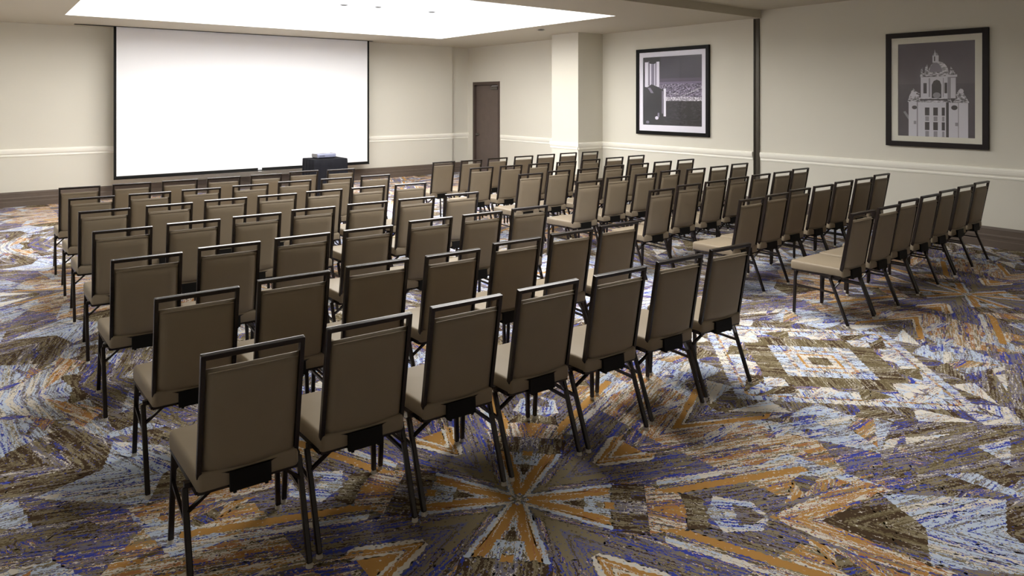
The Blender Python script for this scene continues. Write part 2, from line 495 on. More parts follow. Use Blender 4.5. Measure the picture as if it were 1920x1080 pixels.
def tray(par, x0, x1, y0, y1, zb, zt, band, glow, side, border, label):
    """recessed tray: its lining and border belong to the ceiling, the glowing panel above is a thing"""
    w = 0.012
    for (a, b_, c, d) in ((x0, x0 + w, y0, y1), (x1 - w, x1, y0, y1), (x0 + w, x1 - w, y0, y0 + w), (x0 + w, x1 - w, y1 - w, y1)):
        box_obj('tray_side', a, b_, c, d, zb + 0.001, zt, side, par)
    bm = bmesh.new()
    slab_with_hole(bm, x0, x1, y0, y1, zt, x0 + band, x1 - band, y0 + band, y1 - band, 0.03)
    obj('tray_border', to_mesh(bm, 'tray_border', border), par)
    root = bpy.data.objects.new('light_panel', None); COL.objects.link(root); root.location = ((x0+x1)/2, (y0+y1)/2, zt + 0.031)
    tag(root, label, 'ceiling light')
    hx, hy = (x1-x0)/2 - band + 0.05, (y1-y0)/2 - band + 0.05
    box_obj('diffuser', -hx, hx, -hy, hy, 0, 0.02, glow, root)
    box_obj('housing', -hx, hx, -hy, hy, 0.0205, 0.06, M_TRAYW, root)
    return root
tray(CEIL, TX0, TX1, TY0, TY1, ZC, TZ, 0.75, M_GLOW, M_GLOW3, M_GLOW4, 'huge glowing white ceiling light panel in the tray above the chairs')
tray(CEILR, RX0, RX1, RY0, RY1, ZR, ZR + 0.35, 0.4, M_GLOW2, M_TRAYW, M_TRAYW, 'added fill light panel over the rear of the room, out of frame')  # unseen panel added to brighten the near half of the room

def downlight(x, y, z, label, r=0.07):
    root = bpy.data.objects.new('downlight', None); COL.objects.link(root); root.location = (x, y, z)
    tag(root, label, 'downlight', 'small ceiling downlights')
    bm = bmesh.new()
    n = 24
    for ra, rb, za, zb in ((r, r * 0.78, -0.006, -0.010), (r * 0.78, r * 0.74, -0.010, 0.0), (r, r, 0.0, -0.006)):
        for i in range(n):
            a0, a1 = 2*math.pi*i/n, 2*math.pi*(i+1)/n
            bm.faces.new([bm.verts.new((math.cos(t)*q, math.sin(t)*q, h)) for t, q, h in ((a0, ra, za), (a1, ra, za), (a1, rb, zb), (a0, rb, zb))])
    bmesh.ops.remove_doubles(bm, verts=list(bm.verts), dist=1e-4)
    obj('trim_ring', to_mesh(bm, 'downlight_ring', M_METAL), root)
    bm = bmesh.new(); bm_cyl(bm, (0, 0, -0.003), r * 0.76, 0.004, 24)
    obj('baffle', to_mesh(bm, 'downlight_baffle', M_PROJD), root)
downlight(5.80, 12.86, TZ - 0.012, 'small dark downlight above the screen centre, in the tray border')
downlight(7.75, 12.72, TZ - 0.012, 'small dark downlight in the far right corner of the tray')
downlight(6.48, 12.72, TZ - 0.012, 'faint small downlight between two others in the tray border', 0.06)
downlight(8.69, 10.2, ZC - 0.012, 'small dark downlight beside the pilaster, outside the tray')

# ---- baseboards (stepped profile) and chair rails
BASE_P = [(0, 0), (0.030, 0), (0.030, 0.085), (0.022, 0.095), (0.022, 0.125), (0.026, 0.13), (0.026, 0.15), (0.016, 0.165), (0.016, 0.225), (0.020, 0.23), (0.014, 0.262), (0, 0.262)]
RAIL_P = [(0, 0.885), (0.010, 0.885), (0.014, 0.905), (0.010, 0.915), (0.012, 0.925), (0.026, 0.945), (0.034, 0.975), (0.036, 1.0), (0.030, 1.018), (0.012, 1.026), (0, 1.026)]
def moulding(name, prof, a, b, n, mat, label, cat):
    """extrude a (depth, height) profile from a to b; n = direction away from the wall"""
    bm = bmesh.new()
    a, b, n = Vector(a), Vector(b), Vector(n)
    ra = [bm.verts.new(a + n * d + Vector((0, 0, z))) for d, z in prof]
    rb = [bm.verts.new(b + n * d + Vector((0, 0, z))) for d, z in prof]
    k = len(prof)
    for i in range(k):
        j = (i + 1) % k
        bm.faces.new((ra[i], ra[j], rb[j], rb[i]))
    bm.faces.new(ra); bm.faces.new(rb[::-1])
    struct(obj(name, to_mesh(bm, name, mat)), label, cat)
e = 0.0005
moulding('baseboard_front', BASE_P, (X0, Y1 - e, 0), (JX, Y1 - e, 0), (0, -1, 0), M_BASE, 'dark brown stepped baseboard under the projection screen', 'baseboard')
moulding('baseboard_corner', BASE_P, (JX, JY - e, 0), (X1, JY - e, 0), (0, -1, 0), M_BASE, 'short dark baseboard in the corner by the door', 'baseboard')
moulding('baseboard_right', BASE_P, (X1 - e, Y0, 0), (X1 - e, PY0, 0), (-1, 0, 0), M_BASE, 'dark brown stepped baseboard along the picture wall', 'baseboard')
moulding('baseboard_right_far', BASE_P, (X1 - e, PY1, 0), (X1 - e, DY0 - 0.05, 0), (-1, 0, 0), M_BASE, 'dark baseboard between pilaster and door', 'baseboard')
moulding('baseboard_pilaster', BASE_P, (PX - e, PY0 - 0.03, 0), (PX - e, PY1, 0), (-1, 0, 0), M_BASE, 'dark baseboard on the broad face of the pilaster', 'baseboard')
moulding('baseboard_pilaster_side', BASE_P, (PX - 0.03, PY0 - e, 0), (X1 - 0.03, PY0 - e, 0), (0, -1, 0), M_BASE, 'dark baseboard on the narrow side of the pilaster', 'baseboard')
moulding('baseboard_left', BASE_P, (X0 + e, Y0, 0), (X0 + e, Y1, 0), (1, 0, 0), M_BASE, 'dark baseboard of the left wall', 'baseboard')
moulding('trim_2', RAIL_P, (X0, Y1 - e, 0), (JX, Y1 - e, 0), (0, -1, 0), M_TRIM, 'cream chair rail on the front wall behind the screen', 'chair rail')
moulding('trim_3', RAIL_P, (JX, JY - e, 0), (X1, JY - e, 0), (0, -1, 0), M_TRIM, 'short cream chair rail in the corner left of the door', 'chair rail')
moulding('trim_4', RAIL_P, (X1 - e, Y0, 0), (X1 - e, YP, 0), (-1, 0, 0), M_TRIM, 'cream chair rail under the dome tower picture', 'chair rail')
moulding('trim_5', RAIL_P, (X1 - e, YP + 0.14, 0), (X1 - e, PY0, 0), (-1, 0, 0), M_TRIM, 'cream chair rail under the night city picture', 'chair rail')
moulding('trim_6', RAIL_P, (X1 - e, PY1, 0), (X1 - e, DY0 - 0.05, 0), (-1, 0, 0), M_TRIM, 'cream chair rail between door and pilaster', 'chair rail')
moulding('trim_7', RAIL_P, (PX - e, PY0 - 0.035, 0), (PX - e, PY1 + 0.035, 0), (-1, 0, 0), M_TRIM, 'bright cream chair rail on the broad face of the pilaster', 'chair rail')
moulding('trim_8', RAIL_P, (PX - 0.035, PY0 - e, 0), (X1 - 0.035, PY0 - e, 0), (0, -1, 0), M_TRIM, 'shaded cream chair rail on the narrow side of the pilaster', 'chair rail')
moulding('trim_9', RAIL_P, (X0 + e, Y0, 0), (X0 + e, Y1, 0), (1, 0, 0), M_TRIM, 'cream chair rail of the left wall', 'chair rail')
# post that receives the folding partition
bm = bmesh.new()
bm_box(bm, X1 - 0.028, X1 - e, YP + 0.015, YP + 0.035, 0, ZC - 0.013)
bm_box(bm, X1 - 0.028, X1 - e, YP + 0.10, YP + 0.12, 0, ZC - 0.013)
bm_box(bm, X1 - 0.012, X1 - e, YP + 0.035, YP + 0.10, 0, ZC - 0.013)
struct(obj('trim_10', to_mesh(bm, 'trim_10', M_POST)), 'dark bronze partition post on the right wall between the two pictures', 'partition post')

# ---- door in the right wall, next to the corner
root = bpy.data.objects.new('door_1', None); COL.objects.link(root); root.location = (X1, (DY0 + DY1) / 2, 0)
struct(root, 'dark brown wooden door with a metal closer in the far right corner', 'door')
hw = (DY1 - DY0) / 2
for s in (-1, 1):
    box_obj('door_jamb', -0.02, T, min(s*hw, s*(hw-0.07)), max(s*hw, s*(hw-0.07)), 0, DH, M_DOORFR, root, 0.004)
box_obj('door_header', -0.02, T, -hw + 0.07, hw - 0.07, DH - 0.08, DH, M_DOORFR, root, 0.004)
leaf = box_obj('door_leaf', 0.05, 0.095, -hw + 0.073, hw - 0.073, 0.008, DH - 0.083, M_DOOR, root, 0.003)
bm = bmesh.new(); bm_box(bm, 0.0, 0.05, -hw + 0.12, -hw + 0.40, DH - 0.20, DH - 0.14); bevel_all(bm, 0.006)
cl = obj('door_closer', to_mesh(bm, 'door_closer', M_METAL), root)
bm = bmesh.new()
bm_bar(bm, (0.0, -hw + 0.36, DH - 0.13), (-0.10, -hw + 0.20, DH - 0.125), 0.02, 0.012)
bm_bar(bm, (-0.10, -hw + 0.20, DH - 0.115), (0.0, -hw + 0.10, DH - 0.11), 0.02, 0.012)
obj('closer_arm', to_mesh(bm, 'closer_arm', M_METAL), cl)
bm = bmesh.new(); bm_cyl(bm, (0.02, hw - 0.15, 1.0), 0.028, 0.06, 16, 'X'); bm_bar(bm, (-0.01, hw - 0.15, 1.0), (-0.01, hw - 0.28, 1.0), 0.018, 0.02)
obj('door_handle', to_mesh(bm, 'door_handle', M_METAL), root)

# ------------------------------------------------------------------ projection screen
SX0, SX1, SY, SZ0 = 2.04, 7.23, 14.65, 0.43
root = bpy.data.objects.new('projection_screen', None); COL.objects.link(root); root.location = ((SX0+SX1)/2, SY, SZ0)
tag(root, 'large white pull-down projection screen with thin black borders on the front wall', 'screen')
w2 = (SX1 - SX0) / 2; hh = ZC - SZ0 - 0.002
box_obj('screen_surface', -w2 + 0.045, w2 - 0.045, -0.002, 0.002, 0.04, hh, M_SCREEN, root)
for s in (-1, 1):
    box_obj('side_border', min(s*w2, s*(w2-0.045)), max(s*w2, s*(w2-0.045)), -0.002, 0.002, 0.0, hh, M_BLACK, root)
box_obj('bottom_border', -w2 + 0.045, w2 - 0.045, -0.002, 0.002, 0.0, 0.04, M_BLACK, root)
bm = bmesh.new(); bm_cyl(bm, (0, 0, -0.012), 0.013, 2*w2, 12, 'X')
obj('bottom_batten', to_mesh(bm, 'bottom_batten', M_BLACK, True), root)
box_obj('pull_tab', 0.05, 0.13, -0.006, -0.002, -0.035, 0.05, M_SCREEN, root, 0.002)
box_obj('screen_slot', 1.42 - (SX0+SX1)/2, w2 + 0.08, -0.05, 0.05, hh - 0.008, hh - 0.001, M_BLACK, root)

# ------------------------------------------------------------------ framed pictures on the right wall
def noise_mat(name, c0, c1, scale, lo, hi, rough=0.3):
    m, nt, b = new_mat(name)
    tc = nt.nodes.new('ShaderNodeTexCoord'); n = nt.nodes.new('ShaderNodeTexNoise'); r = nt.nodes.new('ShaderNodeValToRGB')
    n.inputs['Scale'].default_value = scale; n.inputs['Detail'].default_value = 3
    r.color_ramp.elements[0].position = lo; r.color_ramp.elements[0].color = c0
    r.color_ramp.elements[1].position = hi; r.color_ramp.elements[1].color = c1
    mp = nt.nodes.new('ShaderNodeMapping'); mp.inputs['Scale'].default_value = (1, 1, 2.6)
    nt.links.new(tc.outputs['Object'], mp.inputs[0]); nt.links.new(mp.outputs[0], n.inputs['Vector'])
    nt.links.new(n.outputs['Fac'], r.inputs[0]); nt.links.new(r.outputs[0], b.inputs['Base Color'])
    b.inputs['Roughness'].default_value = rough
    return m

def grad_mat(name, stops, axis=2, z0=0.0, z1=1.0):
    m, nt, b = new_mat(name)
    tc = nt.nodes.new('ShaderNodeTexCoord'); s = nt.nodes.new('ShaderNodeSeparateXYZ'); mr = nt.nodes.new('ShaderNodeMapRange'); r = nt.nodes.new('ShaderNodeValToRGB')
    mr.inputs[1].default_value = z0; mr.inputs[2].default_value = z1
    el = r.color_ramp.elements
    for i, (p, c) in enumerate(stops):
        e_ = el[i] if i < 2 else el.new(p)
        e_.position = p; e_.color = c
    nt.links.new(tc.outputs['Object'], s.inputs[0]); nt.links.new(s.outputs[axis], mr.inputs[0]); nt.links.new(mr.outputs[0], r.inputs[0]); nt.links.new(r.outputs[0], b.inputs['Base Color'])
    b.inputs['Roughness'].default_value = 0.35
    return m

M_PANE = bpy.data.materials.new('picture_glass'); M_PANE.use_nodes = True
_nt = M_PANE.node_tree; _nt.nodes.clear()
_o = _nt.nodes.new('ShaderNodeOutputMaterial'); _mx = _nt.nodes.new('ShaderNodeMixShader'); _t = _nt.nodes.new('ShaderNodeBsdfTransparent'); _g = _nt.nodes.new('ShaderNodeBsdfGlossy'); _f = _nt.nodes.new('ShaderNodeFresnel')
_f.inputs[0].default_value = 1.25; _g.inputs['Roughness'].default_value = 0.03
_nt.links.new(_f.outputs[0], _mx.inputs[0]); _nt.links.new(_t.outputs[0], _mx.inputs[1]); _nt.links.new(_g.outputs[0], _mx.inputs[2]); _nt.links.new(_mx.outputs[0], _o.inputs[0])

def picture(name, label, y0, y1, z0, z1, fw, mw, fmat, mmat, pmats, shapes):
    """a picture on the right wall; u runs from its left (far) edge to the right (near) edge"""
    root = bpy.data.objects.new(name, None); COL.objects.link(root); root.location = (X1, (y0+y1)/2, z0)
    tag(root, label, 'picture', 'framed black and white photographs on the right wall')
    W, Hh = y1 - y0, z1 - z0
    def bar(a, b, c, d, nm):
        box_obj(nm, -0.045, -0.002, a, b, c, d, fmat, root, 0.003)
    bar(-W/2, -W/2 + fw, 0, Hh, 'frame_side'); bar(W/2 - fw, W/2, 0, Hh, 'frame_side')
    bar(-W/2 + fw, W/2 - fw, 0, fw, 'frame_rail'); bar(-W/2 + fw, W/2 - fw, Hh - fw, Hh, 'frame_rail')
    # mat board with a window cut for the print
    a, b = W/2 - fw, W/2 - fw - mw[0]
    bm = bmesh.new()
    zb, zt = fw + mw[2], Hh - fw - mw[1]
    bm_box(bm, -0.022, -0.016, -a, -b, fw, Hh - fw); bm_box(bm, -0.022, -0.016, b, a, fw, Hh - fw)
    bm_box(bm, -0.022, -0.016, -b, b, fw, zb); bm_box(bm, -0.022, -0.016, -b, b, zt, Hh - fw)
    obj('mat_board', to_mesh(bm, 'mat_board', mmat), root)
    bm = bmesh.new()
    pw, ph = 2*b, zt - zb
    def P(u, v, k): return (-0.014 - 0.00025 * k, b - u * pw, zb + v * ph)
    bm.faces.new([bm.verts.new(P(u, v, 0)) for u, v in ((0, 0), (1, 0), (1, 1), (0, 1))]).material_index = 0
    for k, (pts, mi) in enumerate(shapes):
        pts = [(min(max(u, 0), 1), min(max(v, 0), 1)) for u, v in pts]
        f = bm.faces.new([bm.verts.new(P(u, v, 1 + k * 0.08)) for u, v in pts]); f.material_index = mi
    me = bpy.data.meshes.new('print'); 
    for f in bm.faces:
        f.normal_update()
        if f.normal.x > 0: f.normal_flip()
    bm.to_mesh(me); bm.free()
    for m in pmats: me.materials.append(m)
    obj('print', me, root)
    box_obj('glass_pane', -0.030, -0.028, -a, a, fw, Hh - fw, M_PANE, root)
    return root

def rect(u0, u1, v0, v1): return [(u0, v0), (u1, v0), (u1, v1), (u0, v1)]
def ell(cu, cv, ru, rv, t0=0, t1=360, n=20):
    return [(cu + ru*math.cos(math.radians(t0 + (t1-t0)*i/n)), cv + rv*math.sin(math.radians(t0 + (t1-t0)*i/n))) for i in range(n + (0 if t1 - t0 >= 360 else 1))]

# picture 1: a glass tower at night above a city of lights
g1 = [plain('night_sky', srgb(54, 47, 64), 0.35), plain('night_black', srgb(22, 19, 27), 0.35),
      plain('glass_tower_white', srgb(228, 224, 238), 0.35), plain('glass_tower_grey', srgb(128, 122, 142), 0.35),
      noise_mat('city_lights', srgb(58, 50, 70), srgb(176, 164, 192), 26, 0.42, 0.68), plain('horizon_glow', srgb(112, 98, 126), 0.35),
      noise_mat('dark_hillside', srgb(18, 16, 22), srgb(58, 52, 62), 18, 0.45, 0.7), noise_mat('bright_lights', srgb(96, 88, 106), srgb(240, 236, 246), 40, 0.42, 0.6),
      plain('night_sky_low', srgb(76, 66, 88), 0.35)]
s1 = [(rect(0, 1, 0.56, 0.68), 8), (rect(0, 1, 0.55, 0.63), 5), (rect(0, 1, 0.36, 0.60), 4), (rect(0, 1, 0, 0.38), 6),
      (rect(0.40, 1, 0.355, 0.41), 7), ([(0.60, 0.40), (0.66, 0.41), (1, 0.535), (1, 0.555)], 7), ([(0.45, 0.46), (0.62, 0.45), (0.60, 0.47)], 7),
      (rect(0.76, 0.82, 0.02, 0.34), 1), (rect(0.0, 0.31, 0.86, 1.0), 1), (rect(0.0, 0.03, 0.5, 1.0), 1),
      (rect(0.03, 0.29, 0.56, 0.93), 2), (rect(0.145, 0.20, 0.58, 0.92), 3), (rect(0.215, 0.24, 0.58, 0.93), 3), (rect(0.09, 0.12, 0.58, 0.94), 3),
      ([(0.10, 0.93), (0.20, 0.97), (0.24, 0.92), (0.20, 0.90), (0.12, 0.905)], 1), (rect(0, 0.36, 0.0, 0.53), 1),
      ([(0.0, 0.50), (0.0, 0.57), (0.07, 0.555), (0.15, 0.60), (0.24, 0.57), (0.30, 0.54), (0.36, 0.52)], 1), ([(0.0, 0.3), (0.36, 0.3), (0.345, 0.505), (0.26, 0.53), (0.0, 0.56)], 1), ([(0.08, 0.55), (0.13, 0.55), (0.19, 0.47), (0.14, 0.47)], 3),
      (rect(0.365, 0.405, 0.13, 0.535), 2), (rect(0.335, 0.352, 0.17, 0.50), 3), (ell(0.245, 0.105, 0.03, 0.025), 2), (rect(0.26, 0.29, 0.12, 0.18), 3), (ell(0.08, 0.04, 0.03, 0.02), 3)]
M_FR1 = plain('picture_frame_black', srgb(9, 8, 9), 0.45, spec=0.15)
M_MAT1 = plain('mat_board_white', srgb(228, 225, 236), 0.8)
picture('framed_picture', 'black framed photograph of a glass tower over night city lights', 7.50, 9.21, 1.23, 2.885, 0.068, (0.095, 0.095, 0.115), M_FR1, M_MAT1, g1, s1)

# picture 2: a domed tower against a grey sky
g2 = [plain('grey_sky', srgb(92, 82, 92), 0.35), plain('stone_white', srgb(216, 214, 224), 0.35), plain('stone_grey', srgb(150, 146, 156), 0.35),
      plain('stone_shadow', srgb(62, 56, 62), 0.35), noise_mat('carved_stone', srgb(88, 82, 90), srgb(225, 222, 232), 24, 0.40, 0.62), plain('grey_sky_low', srgb(76, 68, 78), 0.35),
      plain('dome_grey', srgb(134, 130, 142), 0.35), noise_mat('dome_light', srgb(150, 146, 156), srgb(228, 226, 234), 20, 0.4, 0.6)]
s2 = [(rect(0, 1, 0, 0.56), 5), ([(0.07, 0.26), (0.10, 0.27), (0.16, 0.20), (0.14, 0.18)], 2),
      (rect(0.145, 0.285, 0, 0.375), 1), (rect(0.255, 0.272, 0, 0.375), 2), (rect(0.285, 0.675, 0, 0.375), 1), (rect(0.675, 0.915, 0, 0.37), 1), (rect(0.79, 0.80, 0, 0.36), 2), (rect(0.64, 0.675, 0, 0.37), 3)]
for (a, b) in ((0.365, 0.425), (0.475, 0.535), (0.585, 0.625)):
    for (c, d) in ((0.225, 0.31), (0.07, 0.155)): s2.append((rect(a, b, c, d), 3))
    s2 += [(rect(a + 0.005, b - 0.005, 0.165, 0.215), 2), (rect(a + 0.005, b - 0.005, 0, 0.06), 2)]
s2 += [(rect(0.215, 0.25, 0.13, 0.165), 2), (rect(0.755, 0.80, 0.12, 0.155), 2),
       (rect(0.27, 0.70, 0.365, 0.415), 4), (rect(0.30, 0.66, 0.385, 0.40), 3),
       ([(0.13, 0.37), (0.27, 0.37), (0.30, 0.46), (0.25, 0.48), (0.21, 0.515), (0.17, 0.47)], 4), ([(0.68, 0.36), (0.93, 0.36), (0.89, 0.42), (0.82, 0.515), (0.76, 0.44), (0.70, 0.46)], 4),
       ([(0.68, 0.43), (0.74, 0.47), (0.78, 0.42), (0.72, 0.36)], 3), (ell(0.225, 0.31, 0.035, 0.02), 3), (ell(0.745, 0.31, 0.04, 0.025), 3), (ell(0.21, 0.45, 0.04, 0.03), 1), (ell(0.83, 0.48, 0.03, 0.025), 1),
       (rect(0.31, 0.66, 0.405, 0.66), 1), (rect(0.66, 0.765, 0.405, 0.64), 2), (rect(0.70, 0.76, 0.41, 0.62), 1),
       (rect(0.30, 0.67, 0.635, 0.675), 4), (rect(0.64, 0.78, 0.63, 0.655), 1),
       ([(0.455, 0.41), (0.58, 0.41), (0.58, 0.55), (0.56, 0.59), (0.52, 0.605), (0.48, 0.59), (0.455, 0.55)], 3), (ell(0.52, 0.44, 0.05, 0.03), 2),
       (rect(0.345, 0.39, 0.46, 0.57), 3), (rect(0.62, 0.655, 0.46, 0.57), 3), (rect(0.415, 0.435, 0.42, 0.62), 2), (rect(0.60, 0.61, 0.42, 0.62), 2),
       ([(0.30, 0.665), (0.33, 0.665), (0.34, 0.735), (0.315, 0.72)], 4), ([(0.36, 0.67), (0.41, 0.67), (0.40, 0.77), (0.37, 0.75)], 4), ([(0.56, 0.67), (0.62, 0.67), (0.60, 0.75)], 4), ([(0.68, 0.65), (0.77, 0.65), (0.70, 0.74)], 4),
       (ell(0.54, 0.665, 0.135, 0.13, 0, 180), 7), (ell(0.505, 0.665, 0.085, 0.12, 0, 180), 6), (rect(0.41, 0.66, 0.66, 0.685), 4),
       (rect(0.465, 0.545, 0.785, 0.86), 1), (rect(0.485, 0.50, 0.80, 0.85), 3), (ell(0.505, 0.86, 0.035, 0.03, 0, 180), 2), ([(0.487, 0.86), (0.51, 0.86), (0.495, 0.925)], 1)]
M_FR2 = plain('picture_frame_dark', srgb(34, 28, 28), 0.45, spec=0.2)
M_MAT2 = plain('mat_board_cream', srgb(232, 229, 218), 0.8)
picture('framed_picture', 'dark framed photograph of a white domed tower, on the wall nearest the camera', 3.21, 4.48, 1.248, 2.84, 0.070, (0.088, 0.085, 0.075), M_FR2, M_MAT2, g2, s2)

# ------------------------------------------------------------------ projector on a small skirted table
TBX, TBY, TBW, TBD, TBH = 5.40, 12.85, 0.66, 0.56, 0.76
root = bpy.data.objects.new('projector_table', None); COL.objects.link(root); root.location = (TBX, TBY, 0)
tag(root, 'small square table hidden under the black cloth before the screen', 'table')
box_obj('tabletop', -TBW/2 + 0.02, TBW/2 - 0.02, -TBD/2 + 0.02, TBD/2 - 0.02, TBH - 0.035, TBH - 0.006, M_DOOR, root, 0.004)
for sx in (-1, 1):
    for sy in (-1, 1):
        cx, cy = sx*(TBW/2 - 0.06), sy*(TBD/2 - 0.06)
        box_obj('leg', cx - 0.02, cx + 0.02, cy - 0.02, cy + 0.02, 0, TBH - 0.035, M_FRAME, root)
# cloth: top plus a wavy skirt reaching the floor
bm = bmesh.new()
def skirt_ring(z, amp, grow):
    pts = []
    nx = 22
    per = []
    hx, hy = TBW/2 + grow, TBD/2 + grow
    for i in range(nx): per.append((-hx + 2*hx*i/nx, -hy, 0, -1, i))
    for i in range(nx): per.append((hx, -hy + 2*hy*i/nx, 1, 0, i + nx))
    for i in range(nx): per.append((hx - 2*hx*i/nx, hy, 0, 1, i + 2*nx))
    for i in range(nx): per.append((-hx, hy - 2*hy*i/nx, -1, 0, i + 3*nx))
    for x, y, ax, ay, k in per:
        o_ = amp * math.sin(k * math.pi * 2 / 5.5 + 0.6 * math.sin(k)) 
        pts.append(bm.verts.new((x + ax*o_, y + ay*o_, z)))
    return pts
rings = [skirt_ring(TBH, 0, 0), skirt_ring(TBH - 0.01, 0.001, 0.008), skirt_ring(TBH - 0.12, 0.008, 0.012), skirt_ring(TBH - 0.4, 0.016, 0.02), skirt_ring(0.012, 0.024, 0.035)]
for a, b in zip(rings, rings[1:]):
    for i in range(len(a)):
        j = (i + 1) % len(a)
        bm.faces.new((a[i], a[j], b[j], b[i]))
bm.faces.new(rings[0][::-1])
cl = obj('tablecloth', to_mesh(bm, 'tablecloth', M_CLOTH), None, (TBX, TBY, 0))
for p in cl.data.polygons: p.use_smooth = len(p.vertices) == 4
tag(cl, 'black pleated cloth draping the projector table to the floor', 'tablecloth')

root = bpy.data.objects.new('projector', None); COL.objects.link(root); root.location = (TBX - 0.02, TBY + 0.01, TBH + 0.001); root.rotation_euler = (0, 0, math.radians(3))
tag(root, 'low silver projector standing on the black clothed table', 'projector')
bm = bmesh.new(); bm_box(bm, -0.19, 0.19, -0.14, 0.14, 0.018, 0.085); bevel_all(bm, 0.014, 3)
obj('body', to_mesh(bm, 'projector_body', M_PROJ, True), root)
box_obj('base_plate', -0.175, 0.175, -0.125, 0.125, 0.008, 0.02, M_PROJD, root)
for sx in (-1, 1):
    box_obj('side_cap', sx*0.19 - 0.006 if sx > 0 else -0.196, 0.196 if sx > 0 else -0.184, -0.11, 0.11, 0.022, 0.09, M_METAL, root, 0.004)
    for sy in (-1, 1):
        bm = bmesh.new(); bm_cyl(bm, (sx*0.15, sy*0.1, 0.0045), 0.012, 0.009, 12)
        obj('foot', to_mesh(bm, 'projector_foot', M_PROJD), root)
bm = bmesh.new(); bm_cyl(bm, (0.06, 0.15, 0.052), 0.034, 0.03, 20, 'Y')
ln = obj('lens_barrel', to_mesh(bm, 'lens_barrel', M_PROJD, False), root)
bm = bmesh.new(); bm_cyl(bm, (0.06, 0.166, 0.052), 0.027, 0.004, 20, 'Y')
obj('lens', to_mesh(bm, 'lens', M_LENS), ln)
for k in range(5):
    box_obj('vent_slot', -0.15 + k*0.022, -0.14 + k*0.022, -0.1415, -0.139, 0.035, 0.066, M_PROJD, root)
box_obj('control_panel', -0.05, 0.05, 0.02, 0.06, 0.084, 0.0865, M_METAL, root)

